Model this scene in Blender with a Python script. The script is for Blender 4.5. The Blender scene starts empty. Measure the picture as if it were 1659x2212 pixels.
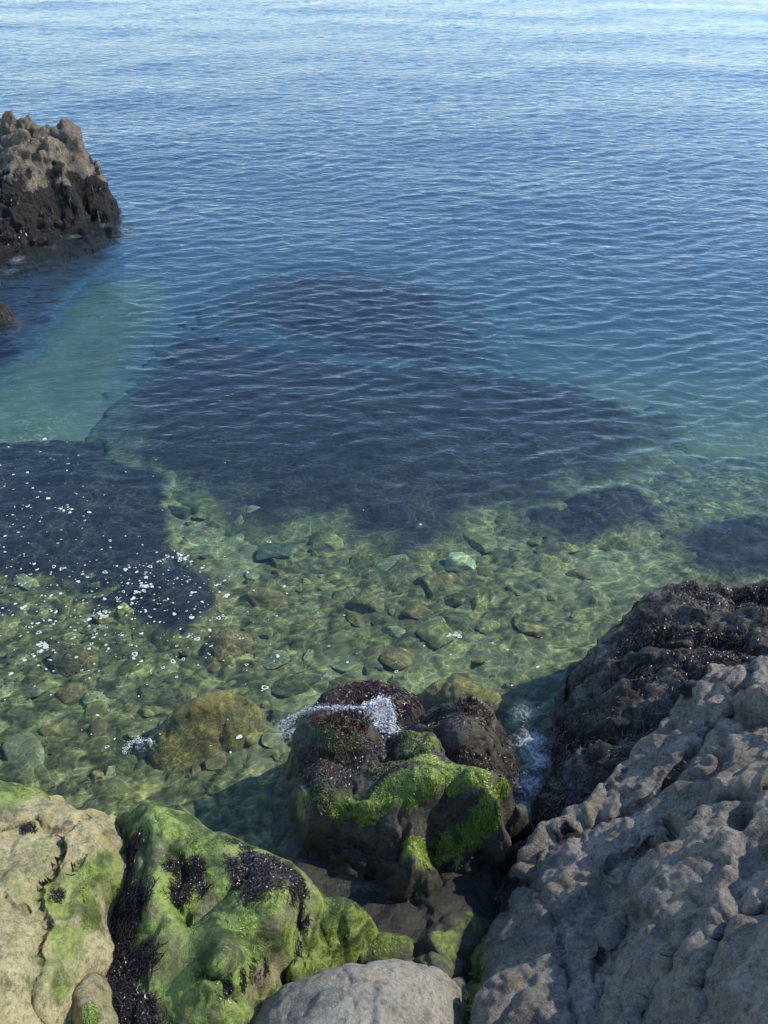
import bpy, math, time
import numpy as np
from mathutils import Vector
T0=time.time()
C=bpy.context.scene.collection
rng=np.random.default_rng(7)
# ---------------------------------------------------------------- camera
PITCH=math.radians(37); F=1841.0; CH=5.0
cp,sp=math.cos(PITCH),math.sin(PITCH)
def ray(u,v):
    a=(u-829.5)/F; b=-(v-1106)/F
    return np.array([a, cp+b*sp, -sp+b*cp])
def P(u,v,z):
    d=ray(u,v); t=(z-CH)/d[2]
    return np.array([d[0]*t,d[1]*t,z])
cam=bpy.data.objects.new('camera',bpy.data.cameras.new('camera')); C.objects.link(cam)
cam.location=(0,0,CH); cam.rotation_euler=(math.pi/2-PITCH,0,0)
cam.data.sensor_fit='VERTICAL'; cam.data.sensor_height=24; cam.data.lens=12/(1106/F)
cam.data.clip_end=3000; cam.data.clip_start=.05
bpy.context.scene.camera=cam
# ---------------------------------------------------------------- noise
_r=np.random.default_rng(3)
PERM=np.concatenate([_r.permutation(256)]*3).astype(np.int64)
G=_r.normal(size=(256,3)); G/=np.linalg.norm(G,axis=1)[:,None]
RV=_r.random((256,3))
def perlin(p):
    i=np.floor(p).astype(np.int64); f=p-i; i&=255
    w=f*f*f*(f*(f*6-15)+10)
    r=np.zeros(len(p))
    for dx in (0,1):
        wx=w[:,0] if dx else 1-w[:,0]
        for dy in (0,1):
            wy=w[:,1] if dy else 1-w[:,1]
            for dz in (0,1):
                wz=w[:,2] if dz else 1-w[:,2]
                h=PERM[PERM[PERM[i[:,0]+dx]+i[:,1]+dy]+i[:,2]+dz]
                g=G[h]
                r+=wx*wy*wz*(g[:,0]*(f[:,0]-dx)+g[:,1]*(f[:,1]-dy)+g[:,2]*(f[:,2]-dz))
    return r*1.6
def fbm(p,o=4,gain=.5,ridged=False):
    r=np.zeros(len(p)); a=1.; q=p.copy(); t=0
    for k in range(o):
        n=perlin(q)
        r+=a*((1-2*np.abs(n)) if ridged else n); t+=a
        a*=gain; q=q*2.03+17.3
    return r/t
def worley(p,facet=False):
    i=np.floor(p).astype(np.int64); f=p-i
    f1=np.full(len(p),9.); f2=np.full(len(p),9.); cid=np.zeros(len(p)); fc=np.zeros(len(p))
    for dx in (-1,0,1):
        for dy in (-1,0,1):
            for dz in (-1,0,1):
                h=PERM[PERM[PERM[(i[:,0]+dx)&255]+((i[:,1]+dy)&255)]+((i[:,2]+dz)&255)]
                o=RV[h]
                ex=dx+o[:,0]-f[:,0]; ey=dy+o[:,1]-f[:,1]; ez=dz+o[:,2]-f[:,2]
                d=ex**2+ey**2+ez**2
                new=d<f1
                f2=np.where(new,f1,np.minimum(f2,d)); cid=np.where(new,h/255.,cid); f1=np.where(new,d,f1)
                if facet:
                    g=G[(h*7+13)&255]; fc=np.where(new,ex*g[:,0]+ey*g[:,1]+ez*g[:,2],fc)
    if facet: return np.sqrt(f1),np.sqrt(f2),cid,fc
    return np.sqrt(f1),np.sqrt(f2),cid
def sstep(a,b,x):
    t=np.clip((x-a)/(b-a),0,1); return t*t*(3-2*t)
# ---------------------------------------------------------------- mesh helpers
def mkmesh(name,V,Fc,attrs=None,smooth=True):
    me=bpy.data.meshes.new(name); n=Fc.shape[1]
    me.vertices.add(len(V)); me.vertices.foreach_set('co',np.asarray(V,np.float32).ravel())
    me.loops.add(Fc.size); me.loops.foreach_set('vertex_index',Fc.astype(np.int32).ravel())
    me.polygons.add(len(Fc)); me.polygons.foreach_set('loop_start',(np.arange(len(Fc))*n).astype(np.int32))
    me.polygons.foreach_set('loop_total',np.full(len(Fc),n,np.int32))
    me.update(calc_edges=True)
    me.polygons.foreach_set('use_smooth',np.full(len(Fc),smooth))
    for k,a in (attrs or {}).items():
        at=me.attributes.new(k,'FLOAT','POINT'); at.data.foreach_set('value',np.asarray(a,np.float32))
    me.validate(); return me
def tag(o,label=None,cat=None,group=None,kind=None):
    if label:o['label']=label
    if cat:o['category']=cat
    if group:o['group']=group
    if kind:o['kind']=kind
    return o
def link(name,me,mat,loc=(0,0,0),parent=None):
    o=bpy.data.objects.new(name,me); C.objects.link(o); o.location=loc
    if mat and not me.materials: me.materials.append(mat)
    if parent: o.parent=parent
    return o
def compact(V,Fc,attrs):
    used=np.zeros(len(V),bool); used[Fc.ravel()]=True
    m=np.cumsum(used)-1
    return V[used],m[Fc],{k:a[used] for k,a in attrs.items()}
def sdist(x,y,poly):
    best=np.full(len(x),1e9); cx=np.zeros(len(x)); cy=np.zeros(len(x)); ins=np.zeros(len(x),bool)
    n=len(poly)
    for i in range(n):
        ax,ay=poly[i]; bx,by=poly[(i+1)%n]
        ex,ey=bx-ax,by-ay
        t=np.clip(((x-ax)*ex+(y-ay)*ey)/(ex*ex+ey*ey+1e-12),0,1)
        qx=ax+t*ex; qy=ay+t*ey; d=(x-qx)**2+(y-qy)**2
        m=d<best; best=np.where(m,d,best); cx=np.where(m,qx,cx); cy=np.where(m,qy,cy)
        if ay!=by:
            c=((ay>y)!=(by>y))&(x<(bx-ax)*(y-ay)/(by-ay)+ax); ins^=c
    d=np.sqrt(best)
    return np.where(ins,-d,d),cx,cy
def smoothpoly(pts,it=2):
    p=np.array(pts,float)
    for _ in range(it):
        q=np.roll(p,-1,0); p=np.stack([p*.75+q*.25,p*.25+q*.75],1).reshape(-1,p.shape[1])
    return p
# ---------------------------------------------------------------- heightfield rock
class Rock:
    def __init__(s,outline,tops,k=3.,w=.08,res=.012,base=-.5,cracks=(),detail=None,seed=0,sm=2,wb=(0,1),blur=1):
        o3=np.array([P(*q) for q in outline]); t3=np.array([P(*q) for q in tops]).reshape(-1,3)
        poly=smoothpoly(o3[:,:2],sm); s.poly=poly
        ctrl=np.concatenate([o3,t3]); cx=ctrl[:,:2]; n=len(cx)
        def phi(r): return np.where(r>1e-9,r*r*np.log(r+1e-12),0)
        A=np.zeros((n+3,n+3)); R=np.linalg.norm(cx[:,None]-cx[None],axis=2)
        A[:n,:n]=phi(R)+np.eye(n)*.004; A[:n,n]=1;A[n,:n]=1;A[:n,n+1:]=cx;A[n+1:,:n]=cx.T
        sol=np.linalg.solve(A,np.concatenate([ctrl[:,2],[0,0,0]]))
        def ev(x,y):
            r=np.full(len(x),sol[n])+sol[n+1]*x+sol[n+2]*y
            for i in range(n):
                d2=(x-cx[i,0])**2+(y-cx[i,1])**2
                r+=sol[i]*.5*d2*np.log(d2+1e-12)
            return r
        mg=(max(ctrl[:,2])-base)/k+w+res*2
        mg=min(mg,1.2)+wb[0]*.5
        x0,y0=poly.min(0)-mg; x1,y1=poly.max(0)+mg
        nx=int((x1-x0)/res)+2; ny=int((y1-y0)/res)+2
        X,Y=np.meshgrid(x0+np.arange(nx)*res,y0+np.arange(ny)*res)
        x=X.ravel(); y=Y.ravel()
        wob=np.stack([x*4+seed,y*4,np.full(len(x),seed*1.7)],1)
        sd,qx,qy=sdist(x,y,poly)
        sd=sd+fbm(wob,3)*w*.9
        if wb[0]: sd=sd+wb[0]*fbm(np.stack([x*wb[1]+seed,y*wb[1],np.full(len(x),seed*2.7)],1),4,.55)
        zz=ev(np.where(sd>0,qx,x),np.where(sd>0,qy,y))
        drop=np.where(sd<-w,0,np.where(sd<w,k*(sd+w)**2/(4*w),k*sd))
        z=zz-drop
        for pts,dep,wid in cracks:
            cp3=np.array([P(*q)[:2] for q in pts]); d=np.full(len(x),1e9)
            wx=x+fbm(np.stack([x*6,y*6,np.full(len(x),seed+.5)],1),3)*.07
            wy=y+fbm(np.stack([x*6,y*6,np.full(len(x),seed+9.5)],1),3)*.07
            for i in range(len(cp3)-1):
                a,b=cp3[i],cp3[i+1]; e=b-a
                t=np.clip(((wx-a[0])*e[0]+(wy-a[1])*e[1])/(e@e),0,1)
                d=np.minimum(d,np.hypot(wx-a[0]-t*e[0],wy-a[1]-t*e[1]))
            z=z-dep*np.exp(-(d/wid)**1.3)
        Z=z.reshape(ny,nx)
        gy,gx=np.gradient(Z,res)
        N=np.stack([-gx.ravel(),-gy.ravel(),np.ones(len(x))],1); N/=np.linalg.norm(N,axis=1)[:,None]
        V=np.stack([x,y,z],1)
        keep=(z>base-.15)
        D=np.zeros(len(x)); idx=np.where(keep)[0]
        if detail is not None and len(idx): D[idx]=detail(V[idx],seed)
        slope=np.hypot(gx,gy).ravel(); D=D*np.maximum(.3,1/(1+(slope/3.2)**3))
        D2=D.reshape(ny,nx)
        for _ in range(blur):
            D2=(D2*2+np.roll(D2,1,0)+np.roll(D2,-1,0)+np.roll(D2,1,1)+np.roll(D2,-1,1))/6
        D=D2.ravel()
        V=V+N*D[:,None]
        s.V=V; s.N=N; s.nx,s.ny=nx,ny; s.x0,s.y0,s.res=x0,y0,res; s.Zd=V[:,2].reshape(ny,nx); s.D=D; s.sd=sd
        ii=np.arange(nx*ny).reshape(ny,nx)
        Fc=np.stack([ii[:-1,:-1].ravel(),ii[:-1,1:].ravel(),ii[1:,1:].ravel(),ii[1:,:-1].ravel()],1)
        ok=(V[:,2]>base); Fc=Fc[ok[Fc].all(1)]
        s.F=Fc; s.ok=ok; s.attrs={}
        s.grad=np.stack([gx.ravel(),gy.ravel()],1)
        s.origin=np.array([poly[:,0].mean(),poly[:,1].mean(),min(base,0)])
    def look(s,x,y):
        fx=np.clip((x-s.x0)/s.res,0,s.nx-1.001); fy=np.clip((y-s.y0)/s.res,0,s.ny-1.001)
        i=fx.astype(int); j=fy.astype(int); a=fx-i; b=fy-j; Z=s.Zd
        return Z[j,i]*(1-a)*(1-b)+Z[j,i+1]*a*(1-b)+Z[j+1,i]*(1-a)*b+Z[j+1,i+1]*a*b
    def hit(s,u,v):
        d=ray(u,v); t=np.linspace(1,30,6000); p=d[None]*t[:,None]; p[:,2]+=CH
        inb=(p[:,0]>s.x0)&(p[:,0]<s.x0+s.res*(s.nx-1))&(p[:,1]>s.y0)&(p[:,1]<s.y0+s.res*(s.ny-1))
        below=inb&(p[:,2]<=s.look(p[:,0],p[:,1]))
        k=np.argmax(below)
        if not below.any(): return None,0
        return p[k],t[k]
    def blobs(s,bl,warp=.35):
        m=np.zeros(len(s.V))
        nz=fbm(s.V*9+3.3,4)
        for b in bl:
            u,v,r=b[:3]; st=b[3] if len(b)>3 else 1
            c,t=s.hit(u,v)
            if c is None: continue
            R=r*t/F
            d=np.linalg.norm(s.V-c,axis=1)/R+nz*warp*1.6
            m=np.maximum(m,st*(1-sstep(.45,1.25,d)))
        return m
    def build(s,name,mat,label,cat='rock',**kw):
        at={k:a for k,a in s.attrs.items()}
        V,Fc,at=compact(s.V-s.origin,s.F,at)
        s.obj=link(name,mkmesh(name,V,Fc,at),mat,s.origin)
        tag(s.obj,label,cat,**kw); return s.obj
    def strands(s,name,n,weight,length,width,mat,lift=.01,spread=.7,down=1.,seg=4,seed=1,curl=.6,label=None,rise=0.):
        r=np.random.default_rng(seed)
        w=np.where(s.ok&(s.V[:,2]>-.12),weight,0).astype(float); w=np.where(w>.1,w,0)
        if w.sum()<=0: return None
        idx=r.choice(len(w),n,p=w/w.sum())
        p=s.V[idx]+np.c_[r.normal(0,s.res*.5,(n,2)),np.zeros(n)]
        g=-s.grad[idx]; gn=np.linalg.norm(g,axis=1)[:,None]; g=g/(gn+.3)
        ang=r.uniform(0,2*np.pi,n)
        fl=fbm(s.V[idx]*11+seed,2)*6
        d=g*down+spread*np.stack([np.cos(fl),np.sin(fl)],1)+.35*spread*np.stack([np.cos(ang),np.sin(ang)],1)
        d/=np.linalg.norm(d,axis=1)[:,None]+1e-6
        L=length*r.uniform(.45,1.25,n); cur=r.normal(0,curl,n)
        q=p.copy(); pts=[]; th=np.arctan2(d[:,1],d[:,0]); rn=np.clip(r.random(n)*.6+.4*(fbm(s.V[idx]*7+seed,3)+.5),0,1)
        lf=lift*r.uniform(.1,1.6,n)
        W=width*r.uniform(.6,1.4,n)
        pts.append(q.copy()-np.c_[np.zeros((n,2)),np.full(n,.004)])
        for k in range(seg):
            st=L/seg
            th=th+cur/seg*1.5
            q=q.copy(); zo=q[:,2].copy()
            nx_=q[:,0]+np.cos(th)*st; ny_=q[:,1]+np.sin(th)*st
            zn=s.look(nx_,ny_); dz=zn-zo; f=np.sqrt(st**2/(st**2+dz**2)); 
            q[:,0]+=np.cos(th)*st*f; q[:,1]+=np.sin(th)*st*f
            zs=s.look(q[:,0],q[:,1])+lf*math.sin(math.pi*(k+1)/(seg+1))+.003+rise*(k+1)/seg*r.random(n)*length
            q[:,2]=np.maximum(zs,zo-st*1.2)
            pts.append(q)
        pts=np.stack(pts,1)
        tan=np.gradient(pts,axis=1); up=np.array([0,0,1.])+r.normal(0,.5,(n,1,3))
        sd=np.cross(tan,up); sd/=np.linalg.norm(sd,axis=2)[:,:,None]+1e-9
        tp=np.array([.7]+[1.]*(seg-1)+[.15])
        off=sd*(W[:,None]*tp[None]*.5)[:,:,None]
        Vv=np.stack([pts-off,pts+off],2).reshape(-1,3)
        m=(seg+1)*2
        b=(np.arange(n)*m)[:,None]; k=np.arange(seg)[None]*2
        Fc=np.stack([b+k,b+k+1,b+k+3,b+k+2],2).reshape(-1,4)
        me=mkmesh(name,Vv-s.origin,Fc,{'rnd':np.repeat(rn,m)})
        o=link(name,me,mat,(0,0,0),s.obj)
        if label:o['label']=label
        return o
# ---------------------------------------------------------------- materials
class NT:
    def __init__(s,name):
        s.m=bpy.data.materials.new(name); s.m.use_nodes=True; s.t=s.m.node_tree; s.t.nodes.clear()
        s.out=s.n('ShaderNodeOutputMaterial')
        s.gn=s.n('ShaderNodeNewGeometry'); s.geo=s.gn.outputs['Position']
    def n(s,t,**k):
        nd=s.t.nodes.new(t)
        for a,b in k.items():
            setattr(nd,a,b)
        return nd
    def l(s,a,b):
        if isinstance(a,(int,float)): b.default_value=a
        elif isinstance(a,tuple): b.default_value=a if len(a)==len(b.default_value) else (*a,1)
        else: s.t.links.new(a,b)
    def math(s,op,a,b=0.,c=0.,clamp=False):
        nd=s.n('ShaderNodeMath',operation=op,use_clamp=clamp); s.l(a,nd.inputs[0]); s.l(b,nd.inputs[1]); s.l(c,nd.inputs[2]); return nd.outputs[0]
    def mapv(s,scale,vec=None,rot=(0,0,0)):
        nd=s.n('ShaderNodeMapping'); s.l(vec or s.geo,nd.inputs[0]); nd.inputs['Scale'].default_value=scale if isinstance(scale,tuple) else (scale,)*3
        nd.inputs['Rotation'].default_value=rot; return nd.outputs[0]
    def noise(s,scale,detail=6,rough=.6,vec=None,dist=0,w=None):
        nd=s.n('ShaderNodeTexNoise'); s.l(vec or s.geo,nd.inputs['Vector']); nd.inputs['Scale'].default_value=scale
        nd.inputs['Detail'].default_value=detail; nd.inputs['Roughness'].default_value=rough; nd.inputs['Distortion'].default_value=dist
        return nd.outputs['Fac']
    def vor(s,scale,feature='F1',vec=None,rand=1,out=0):
        nd=s.n('ShaderNodeTexVoronoi',feature=feature); s.l(vec or s.geo,nd.inputs['Vector']); nd.inputs['Scale'].default_value=scale
        return nd.outputs[out]
    def ramp(s,f,a,b,lo=0.,hi=1.):
        nd=s.n('ShaderNodeMapRange',interpolation_type='SMOOTHSTEP'); s.l(f,nd.inputs[0]); nd.inputs[1].default_value=a; nd.inputs[2].default_value=b
        nd.inputs[3].default_value=lo; nd.inputs[4].default_value=hi; return nd.outputs[0]
    def mix(s,f,a,b,mode='MIX'):
        nd=s.n('ShaderNodeMix',data_type='RGBA',blend_type=mode); s.l(f,nd.inputs[0]); s.l(a,nd.inputs[6]); s.l(b,nd.inputs[7]); return nd.outputs[2]
    def attr(s,name): return s.n('ShaderNodeAttribute',attribute_name=name).outputs['Fac']
    def z(s):
        nd=s.n('ShaderNodeSeparateXYZ'); s.l(s.geo,nd.inputs[0]); return nd.outputs[2]
    def bump(s,h,strength,dist,nrm=None):
        nd=s.n('ShaderNodeBump'); s.l(h,nd.inputs['Height']); nd.inputs['Strength'].default_value=strength; nd.inputs['Distance'].default_value=dist
        if nrm: s.l(nrm,nd.inputs['Normal'])
        return nd.outputs[0]
    def under(s,col,turb=0.):
        # colour of a thing seen through sea water of its own depth
        d=s.math('MAXIMUM',s.math('MULTIPLY',s.z(),-1.),0.)
        cb=s.n('ShaderNodeCombineColor')
        for i,b in enumerate((.64,.88,.80)): s.l(s.math('POWER',b,d),cb.inputs[i])
        c=s.mix(1.,col,cb.outputs[0],'MULTIPLY')
        d2=s.math('POWER',s.math('MULTIPLY',d,turb or .56),1.0 if turb else 1.7)
        f=s.math('SUBTRACT',1.,s.math('POWER',.3679,d2))
        return s.mix(f,c,(.018,.068,.126))
    def prin(s,col,rough=.7,spec=.4,nrm=None):
        b=s.n('ShaderNodeBsdfPrincipled'); s.l(col,b.inputs['Base Color']); s.l(rough,b.inputs['Roughness']); s.l(spec,b.inputs['Specular IOR Level'])
        if nrm: s.l(nrm,b.inputs['Normal'])
        s.l(b.outputs[0],s.out.inputs[0]); return b
def rockmat(name,light,mid,dark,moss=((.07,.11,.012),(.30,.36,.09)),weed=(.024,.018,.016),bumpd=.02,wetz=.25,wetamt=.72,turb=0.):
    t=NT(name)
    big=t.noise(2.2,5,.6,None,.6); fine=t.noise(38,8,.75); mn=t.noise(9,8,.72)
    c=t.mix(t.ramp(big,.38,.62),mid,light); c=t.mix(t.ramp(mn,.48,.66),c,dark)
    c=t.mix(t.ramp(fine,.4,.7,0,.7),c,tuple(x*.3 for x in dark))
    c=t.mix(t.ramp(t.noise(85,4,.7),.5,.75,0,.5),c,tuple(min(1,x*1.5) for x in light))
    c=t.mix(t.ramp(t.noise(5.5,6,.7),.54,.68,0,.6),c,tuple(a*b for a,b in zip(mid,(1.12,.98,.65))))
    if wetamt:
        wet=t.ramp(t.math('ADD',t.z(),t.math('MULTIPLY',t.math('SUBTRACT',mn,.5),.3)),wetz*.3,wetz,1,0)
        c=t.mix(t.math('MULTIPLY',wet,wetamt),c,(.02,.019,.016))
    else: wet=t.math('MULTIPLY',0.,0.)
    mo=t.attr('moss'); n1=t.noise(13,9,.78); n0=t.noise(3.6,5,.65,None,.5)
    m=t.ramp(t.math('ADD',mo,t.math('ADD',t.math('MULTIPLY',t.math('SUBTRACT',n1,.5),1.6),t.math('MULTIPLY',t.math('SUBTRACT',n0,.5),1.1))),.18,.9)
    mc=t.mix(t.ramp(t.noise(4.5,6,.65,None,.8),.42,.58),moss[0],moss[1]); mc=t.mix(t.ramp(t.noise(48,6,.75),.42,.66,0,.6),mc,tuple(x*.35 for x in moss[0]))
    mc=t.mix(t.ramp(t.noise(7,7,.7),.52,.68,0,.55),mc,tuple(a*.6+b*.4 for a,b in zip(moss[1],mid)))
    c=t.mix(t.math('MULTIPLY',m,.95),c,mc)
    we=t.attr('weed'); w=t.ramp(t.math('ADD',we,t.math('MULTIPLY',t.math('SUBTRACT',t.noise(22,6,.7),.5),1.)),.35,.6)
    c=t.mix(w,c,weed)
    h=t.math('ADD',t.math('MULTIPLY',fine,.5),t.math('MULTIPLY',mn,1.9))
    h=t.math('ADD',h,t.math('MULTIPLY',t.noise(110,5,.7),.25))
    nb=t.bump(h,1.,bumpd)
    rough=t.math('SUBTRACT',.85,t.math('MULTIPLY',t.math('MAXIMUM',wet,t.math('MULTIPLY',m,.8)),.52))
    t.prin(t.under(c,turb),rough,.4,nb); return t.m
def strandmat(name,a,b,rough=.45,turb=0.):
    t=NT(name); r=t.attr('rnd'); c=t.mix(r,a,b)
    t.prin(t.under(c,turb),rough,.5); return t.m
M_tan=rockmat('tan_rock',(.48,.42,.22),(.34,.30,.155),(.17,.15,.08),bumpd=.018,moss=((.05,.09,.010),(.27,.34,.07)))
M_green=rockmat('algae_rock',(.34,.31,.17),(.24,.215,.115),(.115,.105,.055),moss=((.030,.065,.007),(.29,.39,.08)),bumpd=.018)
M_grey=rockmat('grey_rock',(.45,.395,.315),(.29,.25,.2),(.135,.118,.096),bumpd=.055)
M_cool=rockmat('cool_grey_rock',(.34,.315,.25),(.25,.23,.185),(.155,.14,.115),bumpd=.016)
M_far=rockmat('weathered_rock',(.38,.31,.21),(.24,.195,.14),(.11,.09,.068),bumpd=.07,weed=(.024,.020,.018),wetz=.15,turb=1.8)
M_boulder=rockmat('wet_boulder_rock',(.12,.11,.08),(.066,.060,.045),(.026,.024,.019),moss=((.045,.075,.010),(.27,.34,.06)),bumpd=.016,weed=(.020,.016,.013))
M_red=rockmat('red_weed_rock',(.06,.04,.03),(.04,.028,.02),(.018,.013,.011),moss=((.04,.012,.010),(.07,.022,.016)),wetamt=0)
M_redfar=rockmat('distant_red_weed_rock',(.04,.03,.025),(.026,.02,.017),(.015,.012,.011),moss=((.03,.012,.010),(.05,.02,.015)),wetamt=0,turb=1.8)
M_sub=rockmat('submerged_rock',(.16,.14,.065),(.11,.10,.048),(.06,.055,.027),moss=((.05,.05,.014),(.12,.115,.035)),wetamt=0)
M_gold=rockmat('golden_rock',(.23,.20,.075),(.16,.14,.055),(.085,.075,.03),moss=((.08,.08,.018),(.20,.185,.048)),wetamt=0)
M_black=strandmat('black_weed',(.006,.005,.005),(.05,.038,.034),.33)
M_far_weed=strandmat('hanging_black_weed',(.010,.009,.008),(.06,.048,.042),.35,1.8)
M_brown=strandmat('brown_weed',(.016,.012,.010),(.105,.085,.065),.36)
M_redw=strandmat('red_weed',(.03,.010,.010),(.12,.04,.035),.4)
M_algae=strandmat('green_algae',(.045,.09,.010),(.32,.42,.08),.35)
M_algae_wet=strandmat('wet_green_algae',(.05,.09,.010),(.34,.44,.075),.33)
M_olive=strandmat('olive_algae',(.03,.045,.012),(.13,.14,.045),.45)
def reefmat():
    t=NT('submerged_weed'); n=t.noise(9,6,.7); c=t.mix(t.ramp(n,.35,.7),(.004,.008,.017),(.014,.018,.027))
    c=t.mix(t.ramp(t.noise(2.2,5,.6),.5,.72,0,.4),c,(.018,.032,.030))
    d=t.math('MAXIMUM',t.math('MULTIPLY',t.z(),-1.),0.)
    c=t.mix(t.math('SUBTRACT',1.,t.math('POWER',.80,d)),c,(.008,.036,.078))
    e=t.math('ADD',t.attr('edge'),t.math('ADD',t.math('MULTIPLY',t.math('SUBTRACT',t.noise(3.2,8,.72),.5),1.2),t.math('MULTIPLY',t.math('SUBTRACT',t.noise(1.1,3,.6,None,1.),.5),1.2)))
    bedc=t.mix(t.ramp(t.noise(7,6,.7),.35,.65),(.06,.066,.03),(.15,.15,.07))
    c=t.mix(t.ramp(e,.0,.95,0,.98),t.under(bedc),c)
    t.prin(c,.8,.2,t.bump(n,.8,.03)); return t.m
M_reef=reefmat()
# ---------------------------------------------------------------- displacement recipes
def d_smooth(a=.02,f=3.,fine=.006,crack=.0,cf=2.5,facet=.02):
    def g(V,s):
        D=a*fbm(V*f+s*5.1,3)+fine*fbm(V*22+s,4)+fine*.8*fbm(V*9+s,3,.5,True)
        q=V*cf+fbm(V*3+s,2)[:,None]*.5; f1,f2,c,fc=worley(q+s*3.7,True)
        D+=facet*fc*sstep(0,.12,f2-f1)
        if crack: D-=crack*(1-sstep(.0,.07,f2-f1))
        return D
    return g
def rotm(ax,ay,az):
    from mathutils import Euler
    return np.array(Euler((ax,ay,az)).to_matrix())
def d_crag(a=.06,blk=.05,bf=3.,fine=.012,rot=(0,0,0),st=(1,1,1),crack=.03,dec=.48,cen=.3,pit=0.,bias=0.):
    R=rotm(*rot)
    def g(V,s):
        q=(V@R.T)*np.array(st)
        w=q+fbm(V*2.2+s,3)[:,None]*.25
        D=a*(fbm(q*1.6+s,4,.5,True)-cen)*.7+bias
        bl=blk; b=bf
        for o in range(3):
            f1,f2,c,fc=worley(w*b+s*2.3+o*7,True)
            D+=bl*(fc*1.1+(c-.5)*.7)-crack*(bl/blk)*(1-sstep(0,.10,f2-f1))
            b*=2.15; bl*=dec
        D+=fine*(fbm(q*13+s,4,.6,True)-.2)+fine*.7*fbm(V*38+s,3)
        if pit:
            pm=sstep(-.05,.35,fbm(V*2.3+s*3,3)); f1,_,_=worley(V*np.array([13,13,13])+s); D-=pit*pm*(1-sstep(.0,.5,f1))
            f1,_,_=worley(V*29+s); D-=pit*.5*pm*(1-sstep(.0,.5,f1))
        return D
    return g
# ================================================================= SEABED
def seab(x,y):
    x=np.asarray(x,float); y=np.asarray(y,float)
    z=np.interp(y,[-5,0,3.5,4.5,6,8,11,16,30,60,500],[-.3,-.3,-.34,-.38,-.5,-.85,-1.6,-2.8,-4.6,-6,-8])
    z=z+.08*fbm(np.stack([x*.7,y*.7,np.zeros_like(x)],-1).reshape(-1,3),3).reshape(x.shape)*np.clip(-z,.3,2)
    return z
def Ps(u,v):
    p=P(u,v,-.5)
    for _ in range(12): p=P(u,v,float(seab(np.array([p[0]]),np.array([p[1]]))[0]))
    return p
def fan(ys,nx,hw):
    U=np.linspace(-1,1,nx); Y=np.repeat(ys,nx); X=np.tile(U,len(ys))*hw(Y)
    ii=np.arange(nx*len(ys)).reshape(len(ys),nx)
    Fc=np.stack([ii[:-1,:-1].ravel(),ii[:-1,1:].ravel(),ii[1:,1:].ravel(),ii[1:,:-1].ravel()],1)
    return X,Y,Fc
ys=np.concatenate([np.arange(-2,9,.018),9*1.02**np.arange(0,240)])
X,Y,Fc=fan(ys,520,lambda y:4.2+.72*np.maximum(y,0))
Z=seab(X,Y); V=np.stack([X,Y,Z],1)
near=Y<9.5; vn=V[near]
f1,f2,cid=worley(vn*np.array([6,6,1])+fbm(vn*3,2)[:,None]*.9); g1,g2,c2=worley(vn*np.array([16,16,1])+fbm(vn*7,2)[:,None]*.8)
fade=1-sstep(7.5,9.5,vn[:,1])
hh=(.045*np.clip(1-1.6*f1*f1,0,1)*(.2+cid)+.018*np.clip(1-1.6*g1*g1,0,1)*(.3+c2))*fade
V[near,2]+=hh
st=np.zeros(len(V)); st[near]=cid*.6+c2*.4
gap=np.zeros(len(V)); gap[near]=(1-sstep(.02,.2,f2-f1))*.55+(1-sstep(.02,.25,g2-g1))*.35
def smask(poly,soft):
    pp=smoothpoly([Ps(u,v)[:2] for u,v in poly]); sd,_,_=sdist(X,Y,pp)
    nz=fbm(np.stack([X*1.3,Y*1.3,X*0],1),4)
    return 1-sstep(-soft,soft,sd+nz*soft*1.2)
strip=smask([(330,600),(370,650),(290,740),(240,850),(200,935),(90,955),(-40,930),(-120,900),(40,830),(110,720),(180,640),(250,605)],.35)
sand=np.maximum.reduce([strip,
  smask([(980,690),(1120,680),(1250,760),(1230,850),(1080,820)],.6)*.6,
  smask([(360,1080),(480,1090),(560,1160),(600,1240),(500,1260),(430,1200),(360,1140)],.15)*.5,
  smask([(1150,1180),(1250,1160),(1450,1150),(1400,1260),(1300,1300),(1150,1290)],.3)*.4,
  smask([(450,1560),(700,1420),(1250,1380),(1220,1480),(900,1480),(620,1560),(560,1750),(480,1700)],.3)*.35])
me=mkmesh('seabed',V,Fc,{'stone':st,'gap':gap,'sand':sand,'strip':strip})
t=NT('seabed_stones')
n=t.noise(5,6,.65); c=t.mix(t.ramp(n,.3,.7),(.098,.104,.044),(.175,.175,.078)); s_=t.attr('stone')
c=t.mix(t.ramp(s_,.3,.8,.0,.75),c,(.055,.065,.034)); c=t.mix(t.ramp(t.noise(26,6,.7),.5,.72,0,.5),c,(.032,.036,.018))
c=t.mix(t.ramp(s_,.45,.15,0.,.55),c,(.235,.235,.13))
c=t.mix(t.ramp(t.noise(1.3,4,.6),.5,.68,0,.4),c,(.095,.080,.032))
c=t.mix(t.attr('gap'),c,(.018,.022,.012))
c=t.mix(t.math('MULTIPLY',t.attr('sand'),.8),c,(.22,.24,.15))
c=t.mix(t.math('MULTIPLY',t.attr('strip'),.7),t.under(c),(.052,.118,.10))
t.prin(c,.8,.2,t.bump(t.noise(30,6,.7),.5,.006))
tag(link('seabed',me,t.m),kind='structure')
print('seabed',time.time()-T0)
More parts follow.
